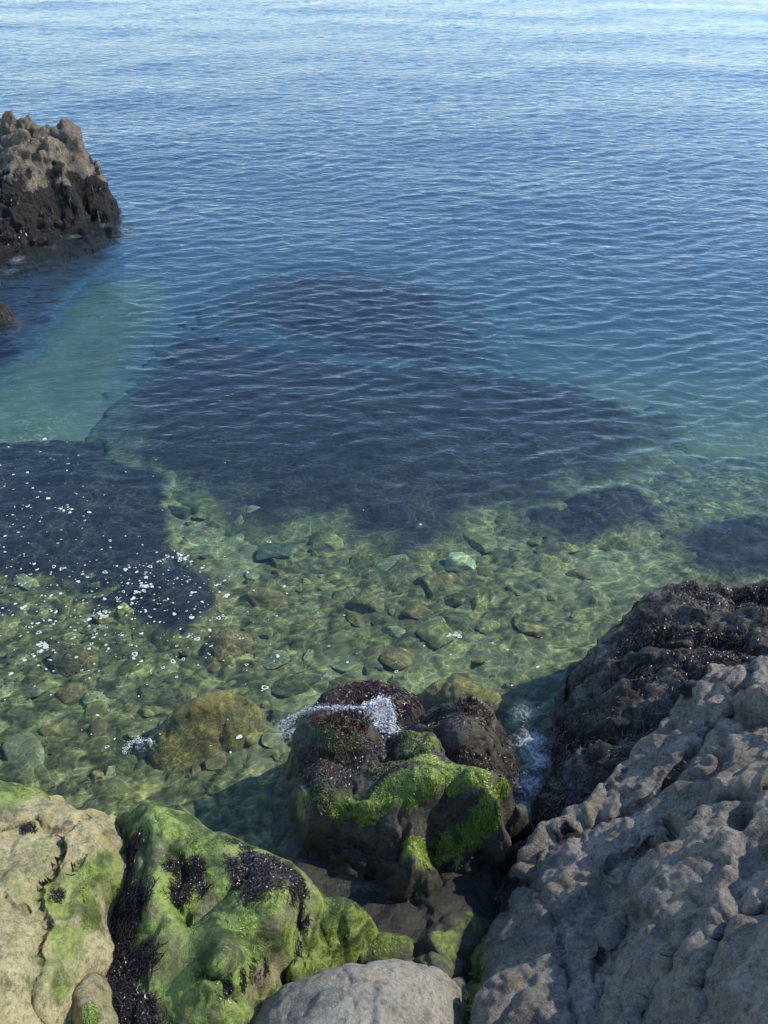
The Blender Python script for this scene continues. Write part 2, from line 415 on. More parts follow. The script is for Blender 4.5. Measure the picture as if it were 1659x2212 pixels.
# ================================================================= SEA SURFACE
ys=np.concatenate([np.arange(-2,12,.026),12*1.0062**np.arange(0,600)])
X,Y,Fc=fan(ys,560,lambda y:5+.72*np.maximum(y,0))
r=np.random.default_rng(11); H=np.zeros(len(X))
amp=np.interp(Y,[0,4.2,5.6,7,8.5,12,25,60,150],[.12,.16,.28,.65,1.05,1.2,1.3,1.8,2.4])
wx=X+.7*fbm(np.stack([X*.35,Y*.35,X*0],1),3); wy=Y+.7*fbm(np.stack([X*.35,Y*.35,X*0+5],1),3)
NW=54
for i in range(NW):
    lam=.13*(6.0**(i/NW)) ; th=math.pi/2+r.normal(0,.46)+.12
    kx,ky=math.cos(th)*2*math.pi/lam,math.sin(th)*2*math.pi/lam
    a=.13*math.sqrt(2/NW)*lam/(2*math.pi)*(1.4 if .17<lam<.42 else .55)
    ph=kx*wx+ky*wy+r.uniform(0,6.28)
    cut=1-sstep(14,45,Y)*(1 if lam<.3 else 0)
    H+=a*(np.exp(.9*(np.sin(ph)-1))*2-1)*cut
for i in range(10):
    lam=1.5+i*.7; th=math.pi/2+r.normal(0,.5); kx,ky=math.cos(th)*2*math.pi/lam,math.sin(th)*2*math.pi/lam
    H+=.006*lam/(2*math.pi)*np.sin(kx*X+ky*Y+r.uniform(0,6.28))
patch=.85+.5*fbm(np.stack([X*.16,Y*.10,X*0+2],1),3)
H*=amp*np.clip(patch,.5,1.4)
foam=np.zeros(len(X))
for (u,v,r_,s_) in [(1150,1600,60,.8),(1140,1690,50,.78),(1130,1540,50,.65),(1160,1640,45,.8),(1130,1740,40,.7),(1110,1790,30,.6),(700,1545,50,.75),(620,1575,55,.7),(850,1590,45,.8),(820,1540,50,.8),(310,1610,50,.6),(400,1500,50,.45),(520,1500,45,.4),(560,1640,60,.45),(540,1560,60,.45),(600,1500,60,.45),(700,1470,60,.3),(230,488,30,.6),(160,514,30,.6),(40,562,40,.65),(110,536,35,.55),(20,585,40,.55),(40,705,35,.5),(650,1640,40,.4),(1180,1500,45,.45)]:
    c=P(u,v,0); R=r_*np.linalg.norm(c-np.array([0,0,CH]))/F
    foam=np.maximum(foam,s_*np.exp(-((X-c[0])**2+(Y-c[1])**2)/(R*R)))
me=mkmesh('sea',np.stack([X,Y,H],1),Fc,{'foam':foam,'calm':1-sstep(5.5,9,Y),'shal':1-sstep(7,10,Y)})
t=NT('sea_water')
v1=t.mapv((.5,1.,1.)); 
n1=t.noise(7,3,.5,v1,.4); n2=t.noise(20,2,.5,v1)
calm=t.attr('calm')
hh=t.math('ADD',t.math('MULTIPLY',n1,1.),t.math('MULTIPLY',n2,.2))
hh=t.math('MULTIPLY',hh,t.math('SUBTRACT',1.,t.math('MULTIPLY',calm,.62)))
nb=t.bump(hh,.6,.04)
gl=t.n('ShaderNodeBsdfGlossy'); gl.inputs['Roughness'].default_value=.05; gl.inputs['Color'].default_value=(1,1,1,1); t.l(nb,gl.inputs['Normal'])
fr=t.n('ShaderNodeFresnel'); t.l(nb,fr.inputs[1])
# light passes the surface unbent, so both sides use the air-to-water reflectance
t.l(t.ramp(t.gn.outputs['Backfacing'],0.,1.,1.333,.75),fr.inputs[0])
tr=t.n('ShaderNodeBsdfTransparent')
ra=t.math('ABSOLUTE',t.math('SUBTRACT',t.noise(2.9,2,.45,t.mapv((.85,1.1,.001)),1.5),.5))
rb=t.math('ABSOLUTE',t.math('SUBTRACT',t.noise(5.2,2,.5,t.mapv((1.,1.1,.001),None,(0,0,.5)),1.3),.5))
caustics=t.math('MAXIMUM',t.ramp(ra,.0,.022,1.,0.),t.ramp(rb,.0,.020,.8,0.))
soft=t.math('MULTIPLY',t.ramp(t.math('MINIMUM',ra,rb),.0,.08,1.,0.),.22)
caustics=t.math('MULTIPLY',t.math('MULTIPLY',t.math('MAXIMUM',caustics,soft),t.attr('shal')),t.ramp(t.noise(1.1,2,.5),.36,.56,.45,1.))
tc=t.mix(caustics,(.89,.92,.88),(2.1,2.05,1.5)); t.l(tc,tr.inputs[0])  # caustic light painted into the surface tint as over-bright lines
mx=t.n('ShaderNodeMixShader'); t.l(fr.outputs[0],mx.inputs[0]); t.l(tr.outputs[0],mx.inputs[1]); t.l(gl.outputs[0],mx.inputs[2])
df=t.n('ShaderNodeBsdfDiffuse'); df.inputs[0].default_value=(.62,.66,.66,1)
fo=t.math('ADD',t.attr('foam'),t.math('MULTIPLY',t.math('SUBTRACT',t.noise(11,9,.8,None,2.6),.5),1.9))
ff=t.ramp(fo,.5,1.0); gate=t.ramp(t.attr('foam'),.08,.3)
m2=t.n('ShaderNodeMixShader'); t.l(t.math('MULTIPLY',t.math('MULTIPLY',ff,gate),.62),m2.inputs[0]); t.l(mx.outputs[0],m2.inputs[1]); t.l(df.outputs[0],m2.inputs[2])
t.l(m2.outputs[0],t.out.inputs[0])
tag(link('sea',me,t.m),kind='structure')
print('sea',time.time()-T0)
# ================================================================= SUBMERGED REEFS
def reef(outline,tops,label,seed,k=1.1,res=.05,soft=.5,wb=(.5,.9)):
    o=[]
    for u,v in outline:
        p=Ps(u,v); o.append((u,v,p[2]+.05))
    tt=[]
    for u,v,h in tops:
        p=Ps(u,v); tt.append((u,v,p[2]+h))
    zmin=min(q[2] for q in o)
    rk=Rock(o,tt,k=k,w=.12,res=res,base=zmin-.25,detail=d_smooth(.10,1.6,.04),seed=seed,wb=wb)
    rk.origin[2]=zmin
    rk.attrs['edge']=np.clip(-rk.sd/soft,0,1)
    rk.build('submerged_reef',M_reef,label,'reef'); return rk
reef([(245,860),(320,770),(380,700),(520,680),(640,720),(760,760),(900,770),(1040,780),(1180,820),(1340,860),(1500,930),(1440,1030),(1280,1085),(1110,1130),(1030,1200),(950,1250),(900,1285),(800,1270),(740,1200),(660,1150),(560,1180),(430,1120),(350,1095),(250,1060),(180,1000),(215,920)],
     [(400,860,.3),(700,950,.35),(900,950,.3),(1100,950,.3),(700,1030,.2),(860,1130,.15)],'wide dark blue weedy reef under the water in mid picture',1,soft=.9,wb=(.9,1.1))
reef([(380,700),(500,610),(680,570),(880,580),(1040,640),(1130,760),(1060,850),(860,840),(700,800),(540,760)],[(700,680,.4),(880,720,.4)],'fainter dark reef patch farther out underwater at upper centre',9,soft=1.8,wb=(1.2,.8))
reef([(-600,560),(0,540),(120,510),(280,468),(330,490),(240,575),(150,650),(80,740),(0,830),(-100,880),(-600,900)],[(50,600,.5),(-200,700,.5)],'added dark underwater sheet painting the reflection of the tall sea rock',10,soft=.6,wb=(.4,1.))  # added mound; its dark colour stands in for the rock's reflection
reef([(-300,960),(60,955),(200,950),(330,990),(390,1060),(365,1130),(390,1195),(455,1220),(495,1290),(455,1355),(370,1388),(290,1355),(195,1310),(120,1260),(0,1250),(-300,1290)],
     [(100,1050,.2),(250,1100,.22),(380,1280,.12),(0,1150,.2)],'dark submerged reef under the white foam flecks at left',2,res=.03,soft=.16,wb=(.2,1.6))
reef([(1060,1110),(1180,1075),(1290,1040),(1450,1070),(1470,1120),(1350,1175),(1260,1195),(1200,1250),(1150,1210),(1200,1155),(1090,1150)],
     [(1340,1110,.16),(1200,1110,.1)],'small dark reef patch underwater right of centre',3,res=.03,soft=.3,wb=(.3,1.6))
reef([(1410,1190),(1500,1125),(1620,1100),(1900,1090),(1900,1280),(1650,1270),(1520,1255)],[(1600,1180,.15)],'dark reef patch underwater beside the right hand rocks',4,res=.03,soft=.3,wb=(.3,1.6))
reef([(-300,1290),(0,1270),(60,1310),(30,1360),(-300,1400)],[(-100,1330,.1)],'small dark weed patch underwater at the left edge',5,res=.03,soft=.2,wb=(.1,2))
print('reefs',time.time()-T0)
# ================================================================= FAR LEFT ROCK
ou=[(-700,250,1.65),(-300,235,1.7),(0,262,1.48),(30,248,1.60),(74,251,1.55),(100,278,1.36),(126,280,1.35),(160,280,1.33),(178,306,1.16),(206,330,.97),(212,352,.80),(204,380,.58),(224,404,.37),(250,436,.14),(268,460,-.04),(215,482,-.06),(165,502,-.06),(108,526,-.06),(55,542,-.06),(0,560,-.06),(-150,590,0),(-400,640,0),(-700,680,0)]
tp=[(60,350,1.07),(0,330,1.14),(0,400,.80),(120,330,1.12),(135,380,.82),(135,450,.30),(185,440,.25),(60,470,.33),(0,500,.23),(100,420,.56),(-200,400,.9),(-400,450,.75),(30,290,1.35),(170,350,.94)]
rk=Rock(ou,tp,k=3,w=.07,res=.018,base=-.5,detail=d_crag(.12,.13,2.2,.045,rot=(.35,.15,.2),st=(1,1.1,1.6),crack=.045,cen=.45,dec=.5,bias=0),seed=4,sm=1,
    cracks=[([(95,290,1.3),(60,320,1.2),(0,345,1.1)],.12,.07),([(205,385,.6),(140,395,.7),(60,385,.9),(0,395,.85)],.12,.08)])
V_=rk.V; nz=fbm(V_*3.5,5)
edge=.80+.6*nz-.10*(V_[:,0]+6)
rk.attrs['weed']=1-sstep(-.3,.3,V_[:,2]-edge); rk.attrs['moss']=np.zeros(len(V_))
far=rk.build('sea_rock',M_far,'tall craggy tan rock with black weed skirt standing in the sea')
rk.strands('seaweed',13000,rk.attrs['weed']**2*(rk.V[:,2]>.03)*np.clip(.3+1.6*fbm(V_*3+9,3),0,1),.09,.010,M_far_weed,lift=.02,spread=.8,down=1.2,seed=5,label='black seaweed hanging over the lower rock')
print('far',time.time()-T0)
rk=Rock([(-300,655,.1),(-60,645,.14),(0,650,.12),(25,668,.06),(42,688,-.02),(20,704,-.05),(-60,715,-.03),(-300,725,-.03)],[(-20,675,.12),(-150,685,.15)],k=4,w=.06,res=.02,base=-.2,detail=d_crag(.04,.04,3,.02,cen=.45),seed=6)
rk.attrs['moss']=np.full(len(rk.V),.1); rk.attrs['weed']=np.full(len(rk.V),.5)
rk.build('sea_rock',M_redfar,'low dark reddish rock breaking the water at the left edge')
rk.strands('seaweed',700,np.where(rk.V[:,2]>.02,1.,0),.08,.010,strandmat('distant_red_weed',(.015,.008,.007),(.055,.024,.02)),lift=.02,seed=8)
# ================================================================= RIGHT SIDE: weed covered rock and grey outcrop
ou=[(1659,1240,.72),(1590,1272,.66),(1500,1268,.66),(1425,1272,.6),(1370,1305,.45),(1310,1365,.3),(1268,1410,.2),(1240,1455,.08),(1222,1490,0),(1212,1540,0),(1195,1600,0),(1183,1660,0),(1150,1730,0),(1130,1800,.0),(1300,1800,.3),(1500,1700,.5),(1900,1600,.8),(2100,1300,1.0),(1900,1220,.95)]
tp=[(1400,1360,.6),(1480,1330,.75),(1560,1340,.8),(1300,1450,.36),(1350,1420,.5),(1280,1560,.35),(1250,1650,.3),(1400,1500,.6),(1650,1330,.9)]
rk=Rock(ou,tp,k=3,w=.1,res=.013,base=-.6,detail=d_crag(.08,.07,2.0,.024,rot=(.2,.4,.7),st=(1,1.6,1),crack=.02),seed=12,
   cracks=[([(1600,1400,.8),(1480,1390,.7),(1380,1420,.5),(1290,1500,.35)],.14,.07),([(1660,1290,.8),(1590,1300,.7)],.12,.06),([(1400,1560,.6),(1300,1600,.4),(1240,1590,.2)],.08,.05)])
zv=rk.V[:,2]
rk.attrs['weed']=np.clip(.45+.8*fbm(rk.V*3,3),0,1); rk.attrs['moss']=rk.blobs([(1280,1540,60,.8),(1230,1620,40,.7),(1330,1500,50,.6),(1200,1680,40,.7)])
M_weedrock=rockmat('weed_covered_rock',(.24,.215,.18),(.15,.135,.11),(.07,.062,.05),moss=((.03,.04,.01),(.12,.14,.04)),weed=(.036,.031,.025),bumpd=.035)
rk.build('seaweed_rock',M_weedrock,'rounded rock matted with dark brown seaweed at right above the water')
w1=np.where(zv>-.03,np.clip(.4+1.8*fbm(rk.V*4+2,3),0,1),0)
rk.strands('seaweed',18000,w1,.09,.006,M_brown,lift=.02,spread=.9,down=1.2,seed=21,label='dark brown matted seaweed',curl=1.)
rk.strands('red_seaweed',2000,rk.blobs([(1260,1440,60),(1225,1520,50),(1215,1600,40),(1300,1380,60),(1250,1490,60)]),.08,.005,strandmat('dark_red_weed',(.02,.009,.008),(.075,.03,.024)),lift=.02,seed=22,label='dark red seaweed along the water side')
rk.strands('green_algae',2500,rk.blobs([(1280,1545,50,.8),(1210,1660,40,.8),(1190,1720,40,.8)]),.06,.004,M_olive,lift=.01,seed=23)
ou=[(2200,1250,1.2),(1900,1330,1.1),(1760,1370,1.0),(1659,1405,.9),(1560,1432,.84),(1490,1468,.76),(1450,1530,.68),(1385,1610,.58),(1300,1680,.48),(1240,1730,.42),(1190,1790,.34),(1130,1810,.25),(1095,1880,.12),(1070,1990,.12),(1030,2080,.2),(1010,2212,.45),(1020,2500,.8),(1100,2900,1.0),(1900,3000,1.9),(2400,2200,2.2)]
tp=[(1640,1600,1.18),(1540,1560,.95),(1500,1650,.95),(1400,1700,.74),(1659,1800,1.38),(1500,1850,1.12),(1300,1850,.68),(1200,1900,.5),(1150,2000,.48),(1300,2050,.86),(1500,2100,1.3),(1650,2100,1.62),(1150,2180,.72),(1400,2212,1.12),(1659,2212,1.75),(1900,1500,1.35),(2000,1800,1.7)]
rk=Rock(ou,tp,k=2.6,w=.10,res=.0085,base=-.6,blur=3,detail=d_crag(.07,.14,.9,.034,rot=(.1,.3,-.75),st=(.9,1.7,1.3),crack=.016,dec=.44,pit=.036),seed=30,
   cracks=[([(1659,1690,1.3),(1500,1760,1.05),(1400,1800,.9),(1330,1870,.75)],.09,.022),([(1130,1850,.3),(1210,2000,.6),(1250,2212,.9)],.05,.016),
           ([(1600,1500,1.0),(1500,1610,.9),(1420,1720,.75),(1250,1790,.5)],.09,.022),([(1659,1950,1.5),(1560,2000,1.3),(1500,2212,1.4)],.08,.020),([(1480,1880,1.1),(1350,1960,.85),(1300,2100,.9)],.06,.016),([(1400,2212,1.1),(1450,2080,1.15),(1600,1960,1.4)],.05,.016)])
rk.attrs['weed']=rk.blobs([(1140,1850,55),(1100,1930,55),(1080,2000,55),(1180,1790,50),(1300,1700,40,.9),(1250,1740,45),(1350,1650,45,.9),(1430,1570,40,.8),(1490,1490,35,.7),(1230,1800,35,.6)])
rk.attrs['moss']=rk.blobs([(1040,2080,60),(1030,2150,50,.8),(1090,1950,40,.6)])
rk.build('rock_outcrop',M_grey,'big rough grey rock outcrop filling the lower right corner')
rk.strands('seaweed',8000,rk.blobs([(1140,1850,55),(1100,1930,50),(1080,2000,50),(1180,1790,50),(1250,1740,45),(1300,1700,35,.7)])*np.clip(.6+1.3*fbm(rk.V*5,3),0,1),.07,.005,M_brown,lift=.010,seed=31,spread=.8,curl=1.)
rk.strands('green_algae',2500,rk.attrs['moss'],.05,.004,M_algae_wet,lift=.01,seed=32)
print('right',time.time()-T0)
# ================================================================= CENTRE BOULDERS
ou=[(610,1670,.02),(625,1620,.12),(640,1575,.28),(680,1543,.36),(740,1530,.4),(790,1545,.38),(815,1580,.34),(870,1572,.4),(930,1580,.42),(955,1620,.4),(985,1655,.5),(1050,1662,.6),(1105,1672,.6),(1120,1700,.5),(1110,1760,.2),(1085,1830,0),(1040,1880,-.02),(960,1905,-.03),(895,1960,-.05),(850,1975,-.05),(770,1930,-.05),(690,1880,-.05),(640,1820,-.04),(615,1740,0)]
tp=[(720,1585,.48),(780,1600,.42),(830,1620,.34),(740,1650,.32),(900,1605,.48),(920,1640,.48),(720,1700,.42),(650,1720,.22),(680,1745,.36),(800,1720,.44),(860,1690,.54),(940,1680,.66),(1010,1675,.70),(1085,1690,.76),(985,1735,.40),(930,1760,.40),(1062,1745,.70),(1025,1795,.64),(950,1832,.60),(890,1845,.48),(980,1865,.36),(790,1775,.36),(740,1790,.24),(850,1880,.14),(740,1840,.10),(800,1830,.18)]
rk=Rock(ou,tp,k=3,w=.06,res=.0075,base=-.5,detail=d_crag(.025,.04,1.8,.010,rot=(.3,.2,.6),st=(1,1.5,1.1),crack=.008,dec=.42,cen=.45,pit=.005),seed=41,
   cracks=[([(630,1655,.2),(730,1660,.28),(800,1640,.30),(880,1650,.4)],.06,.035),([(945,1755,.45),(990,1735,.45),(1035,1705,.6)],.12,.05),([(835,1590,.35),(845,1640,.32)],.06,.03),([(690,1780,.3),(780,1800,.3),(860,1820,.35)],.06,.022),([(880,1900,.1),(860,1840,.3),(880,1780,.4)],.07,.028),([(650,1830,.05),(760,1860,.08),(840,1900,.08)],.05,.02)])
rk.attrs['moss']=rk.blobs([(900,1600,50,.65),(930,1645,45,.85),(870,1700,50,.95),(930,1680,50),(980,1672,45),(1030,1672,35),(830,1725,45,.85),(790,1750,45,.75),(740,1735,50,.65),(1070,1720,45),(1050,1765,45),(1020,1800,45),(970,1830,50),(905,1845,45),(720,1600,60,.5),(700,1700,55,.6),(655,1735,45,.6),(1085,1700,35,.8),(850,1640,45,.6)])
rk.attrs['weed']=rk.blobs([(740,1560,60,.6),(700,1600,40,.4),(800,1620,40,.6),(740,1660,50,.6)])
rk.build('mossy_boulder',M_boulder,'hollowed boulder with bright green algae in the middle of the inlet')
rk.strands('green_algae',26000,np.clip(rk.attrs['moss']-.3,0,1)**1.8*np.clip(.6+1.3*fbm(rk.V*12,3),0,1),.045,.0026,M_algae_wet,lift=.005,spread=.5,down=1.5,seed=42,label='fringe of bright green hair algae')
rk.strands('red_seaweed',900,rk.blobs([(720,1560,35),(750,1580,30),(775,1570,25),(690,1550,25,.7)]),.03,.005,M_redw,lift=.02,seed=43,curl=1.2)
rk.strands('olive_algae',8000,rk.blobs([(720,1600,60),(900,1600,45),(840,1650,50,.5),(680,1720,45,.6)]),.04,.0035,M_olive,lift=.006,seed=44)
rk.strands('dark_seaweed',3500,rk.blobs([(740,1665,60),(820,1640,45),(680,1640,40)]),.07,.004,M_brown,lift=.008,seed=46,down=1.6,spread=.4)
ou=[(870,1570,.1),(900,1545,.2),(950,1518,.28),(1010,1505,.32),(1060,1528,.28),(1090,1580,.2),(1112,1630,.1),(1120,1680,0),(1100,1730,0),(950,1700,.1),(880,1640,.1)]
rk=Rock(ou,[(1010,1550,.40),(1060,1600,.28),(960,1580,.32),(1080,1660,.14),(1000,1620,.34)],k=2.6,w=.05,res=.009,base=-.5,detail=d_crag(.03,.09,1.5,.010,rot=(.3,.2,.6),st=(1,1.3,1.1),crack=.010,dec=.32,cen=.45),seed=47)
rk.attrs['moss']=rk.blobs([(980,1540,40,.4),(1060,1550,30,.3)]); rk.attrs['weed']=np.clip(.35+.9*fbm(rk.V*4,3),0,1)
rk.build('dark_boulder',M_boulder,'dark weedy boulder just behind the bright green mossy boulder')
rk.strands('seaweed',3500,np.where(rk.V[:,2]>.02,.7,0)*np.clip(.2+2*fbm(rk.V*5,3),0,1),.07,.0035,M_brown,lift=.006,seed=48,down=1.8,spread=.25)
rk.strands('red_seaweed',350,rk.blobs([(1015,1525,35),(1050,1550,25)]),.03,.005,M_redw,lift=.02,seed=49)
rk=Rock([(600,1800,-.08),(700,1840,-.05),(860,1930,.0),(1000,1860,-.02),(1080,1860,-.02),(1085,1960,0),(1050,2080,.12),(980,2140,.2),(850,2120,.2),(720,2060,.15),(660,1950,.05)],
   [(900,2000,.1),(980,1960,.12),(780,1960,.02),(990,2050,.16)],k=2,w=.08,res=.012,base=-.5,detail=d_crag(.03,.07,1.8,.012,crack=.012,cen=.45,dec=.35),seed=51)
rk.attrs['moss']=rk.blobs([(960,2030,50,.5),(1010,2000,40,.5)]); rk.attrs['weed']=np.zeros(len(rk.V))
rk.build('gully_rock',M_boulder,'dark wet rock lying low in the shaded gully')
def subrock(ou,tp,mat,label,seed,moss=.4,name='submerged_rock',res=.014,k=2.6,base=-.42):
    rk=Rock(ou,tp,k=k,w=.06,res=res,base=base,detail=d_smooth(.04,3.,.02,.012,3,.04),seed=seed)
    rk.attrs['moss']=np.full(len(rk.V),moss); rk.attrs['weed']=np.zeros(len(rk.V))
    rk.build(name,mat,label); return rk
rk=subrock([(690,1510,-.06),(720,1478,-.06),(780,1468,-.05),(850,1472,-.05),(895,1490,-.06),(900,1520,-.08),(840,1560,-.1),(720,1560,-.1)],[(760,1500,.0),(850,1495,.0)],M_red,'low dark red weedy rock awash behind the mossy boulder',61,.3)
rk.strands('seaweed',3000,np.where(rk.V[:,2]>-.12,1.,0),.10,.006,strandmat('wet_red_weed',(.015,.006,.006),(.06,.02,.015)),lift=.01,seed=62)
subrock([(330,1585,-.12),(358,1547,-.08),(430,1508,-.08),(512,1501,-.10),(545,1523,-.16),(520,1560,-.22),(468,1583,-.24),(400,1598,-.2)],[(390,1555,.01),(455,1532,.0),(425,1555,-.03),(500,1528,-.05)],M_gold,'golden brown rock awash left of the mossy boulder',63,.5,k=2.)
subrock([(900,1490,-.2),(950,1465,-.18),(1020,1465,-.18),(1075,1490,-.2),(1060,1520,-.22),(940,1530,-.25)],[(990,1485,-.10)],M_gold,'olive rock underwater behind the dark boulder',64,.6)
subrock([(430,1390,-.36),(480,1360,-.36),(540,1365,-.36),(535,1400,-.37),(470,1425,-.38)],[(490,1385,-.28)],M_sub,'brown flat rock underwater below the foam flecks',65,.2)
subrock([(100,1410,-.36),(150,1385,-.36),(220,1400,-.36),(200,1440,-.37),(120,1450,-.37)],[(155,1410,-.28)],M_sub,'brown rounded rock underwater near the left edge',66,.2)
print('centre',time.time()-T0)
# ================================================================= LEFT FOREGROUND
ou=[(-500,1620,1.0),(-200,1650,.95),(0,1678,.9),(60,1686,.88),(130,1722,.85),(200,1742,.85),(250,1768,.8),(284,1815,.76),(294,1870,.75),(290,1910,.74),(235,1950,.78),(222,2050,.82),(170,2120,.85),(130,2212,.88),(100,2450,1.0),(-100,2900,1.4),(-600,2600,1.6),(-800,2000,1.3)]
tp=[(100,1850,1.04),(200,1820,.98),(140,1780,.95),(50,2000,1.12),(130,2000,1.02),(80,2120,1.12),(-100,1900,1.15),(-200,2200,1.4),(20,1760,1.0),(160,1920,.98),(240,1880,.86)]
rk=Rock(ou,tp,k=3,w=.09,res=.0075,base=-.4,detail=d_smooth(.022,2.2,.009,.014,1.3,.08),seed=71,
   cracks=[([(130,1800,1.),(95,1880,1.05),(90,2000,1.08),(70,2100,1.1),(100,2212,1.1)],.06,.014),([(0,1800,1.0),(60,1775,1.),(140,1790,1.),(190,1750,.9)],.05,.012),([(150,1880,.95),(200,1830,.95)],.04,.012),([(0,1950,1.1),(60,1960,1.1),(90,2000,1.08)],.03,.010)])
rk.attrs['moss']=rk.blobs([(-40,1700,80),(30,1700,60),(100,1720,55),(170,1745,30,.8),(0,1740,50,.7),(150,1930,75,.85),(210,1890,60,.8),(250,1850,40,.7),(190,1970,60,.85),(150,2030,60,.75),(130,2120,60,.7),(240,1930,40,.8),(60,1780,30,.5),(40,1900,90,.36),(60,2060,100,.36),(100,1830,60,.32),(0,2150,90,.34)])
rk.attrs['weed']=rk.blobs([(60,1790,20,.5),(130,1935,18,.5)])
rk.build('tan_boulder',M_tan,'large tan boulder with patchy green algae in the lower left corner')
rk.strands('green_algae',4000,np.clip(rk.attrs['moss']-.45,0,1)**2*np.clip(.4+1.8*fbm(rk.V*10,3),0,1),.022,.0018,M_algae,lift=.001,seed=72,down=1.5,spread=.3)
rk.strands('black_seaweed',400,rk.attrs['weed'],.03,.003,M_black,lift=.008,seed=73,curl=1.5)
ou=[(180,1780,.6),(255,1748,.72),(290,1726,.86),(340,1728,.9),(400,1748,.86),(470,1795,.82),(560,1828,.78),(635,1868,.74),(680,1915,.68),(695,1960,.6),(680,2010,.52),(660,2060,.5),(600,2110,.5),(560,2170,.52),(540,2300,.6),(500,2500,.7),(200,2600,.8),(60,2300,.7),(90,2050,.62),(150,1900,.6)]
tp=[(270,1850,.68),(255,1950,.66),(270,2050,.70),(260,2150,.72),(200,2000,.6),(320,1780,.92),(345,1850,.96),(350,1930,.92),(365,2020,.88),(400,1800,.88),(400,1900,.78),(420,1960,.78),(480,1850,.86),(560,1880,.84),(620,1920,.84),(540,1960,.92),(480,2000,.9),(600,1990,.9),(640,1960,.78),(440,2060,.94),(520,2060,1.0),(590,2070,.84),(540,2120,.86),(380,2120,.82),(450,2160,.92),(400,2212,.8),(640,2030,.66)]
rk=Rock(ou,tp,k=3,w=.06,res=.0075,base=-.4,detail=d_smooth(.015,2.4,.009,.008,1.5,.045),seed=75,
   cracks=[([(640,1940,.8),(650,2000,.75),(620,2060,.7),(620,2110,.6)],.13,.028),([(380,1850,.85),(385,1950,.8),(400,2000,.8)],.09,.04),([(310,1800,.85),(318,1900,.8),(320,2000,.75)],.05,.02),([(440,2130,.85),(520,2170,.8),(560,2110,.8)],.07,.022),([(540,1900,.85),(480,1930,.85),(430,1990,.8)],.04,.03)])
allm=np.clip(.84+.9*fbm(rk.V*3.5+4,4),0,1.1)
wd=rk.blobs([(275,1870,30),(265,1920,40),(285,1960,45),(260,2010,50),(240,2060,50),(250,2120,55),(265,2180,55),(315,2060,34,.9),(300,2220,50),(290,1830,22)],.6)
wc1=rk.blobs([(590,1880,50),(545,1872,36),(640,1912,38),(560,1918,34),(615,1908,38),(530,1900,26)],.7); wc2=rk.blobs([(400,1900,36),(425,1880,26),(385,1935,28),(440,1930,18),(380,1880,18)],.7)
wc3=rk.blobs([(545,2100,24),(520,2120,24),(490,2130,20),(570,2085,16)],.7); wc4=rk.blobs([(445,1790,16),(500,1815,14),(530,1830,12)],.3); wc5=rk.blobs([(640,2060,26),(655,1990,20),(620,2100,18)],.5)
bare=rk.blobs([(600,2000,34,.9),(625,1975,28,.8),(560,2120,40,.8),(600,2090,35,.8),(385,1860,20,.4),(450,1960,40,.4)])
rk.attrs['weed']=np.maximum.reduce([wd*.8,wc1*.5,wc2*.5,wc3*.5]); rk.attrs['moss']=np.clip(allm-wd-bare*.85,0,1.1)
rk.build('green_boulder',M_green,'broad boulder coated in vivid green algae with black weed clumps')
rk.strands('green_algae',13000,np.clip(rk.attrs['moss']-.5,0,1)*(1-np.clip(rk.attrs['weed'],0,1))*np.clip(.2+2*fbm(rk.V*8,3),0,1),.03,.0018,M_algae,lift=.001,seed=76,down=1.8,spread=.3,label='thin coat of bright green algae')
rk.strands('black_seaweed',7000,wd,.085,.0045,M_black,lift=.020,seed=77,curl=1.6,spread=1.1,down=.9,rise=.08,label='long mass of black seaweed filling the crevice')
rk.strands('black_seaweed',2600,wc1,.065,.0038,M_black,lift=.012,seed=78,curl=1.5,spread=1.1,down=.8,rise=.06,label='upper right black seaweed clump')
rk.strands('black_seaweed',1400,wc2,.055,.0035,M_black,lift=.010,seed=79,curl=1.5,spread=1.1,down=.8,rise=.05,label='middle black seaweed clump in the hollow')
rk.strands('black_seaweed',800,wc3,.05,.0035,M_black,lift=.008,seed=80,curl=1.5,spread=1.1,down=.8,rise=.05,label='lower black seaweed clump')
rk.strands('black_seaweed',180,wc4,.04,.0035,M_black,lift=.006,seed=81,curl=1.6,spread=1.2,down=.6,label='small black sprigs along the top edge')
rk.strands('black_seaweed',600,wc5,.05,.0035,M_black,lift=.008,seed=82,curl=1.4,spread=.8,down=1.)
def simple(ou,tp,mat,name,label,seed,moss=(),mconst=0,weed=(),res=.008,k=3,w=.06,alg=0,det=None,cracks=(),blk=0,am=None):
    rk=Rock(ou,tp,k=k,w=w,res=res,base=-.4,detail=det or d_smooth(.03,3.,.009,.008,3,.035),seed=seed,cracks=cracks)
    m=np.clip(mconst+.6*fbm(rk.V*4,3),0,1) if mconst else np.zeros(len(rk.V))
    rk.attrs['moss']=np.maximum(m,rk.blobs(moss)) if moss else m
    rk.attrs['weed']=rk.blobs(weed) if weed else np.zeros(len(rk.V))
    rk.build(name,mat,label)
    if alg: rk.strands('green_algae',alg,np.clip(rk.attrs['moss']-.3,0,1),.025,.0020,am or M_algae,lift=.002,seed=seed+1,down=1.5,spread=.4)
    if blk: rk.strands('black_seaweed',blk,rk.attrs['weed'],.05,.0035,M_black,lift=.01,seed=seed+2,curl=1.5,rise=.1)
    return rk
simple([(150,2150,.8),(165,2118,.84),(195,2105,.84),(222,2125,.82),(232,2165,.8),(228,2250,.8),(150,2250,.8)],[(190,2160,.96),(190,2210,.95)],M_green,'small_rock','small round knob of rock beside the tan boulder at bottom left',85,moss=[(200,2190,30,.8),(215,2140,20,.5)],alg=500)
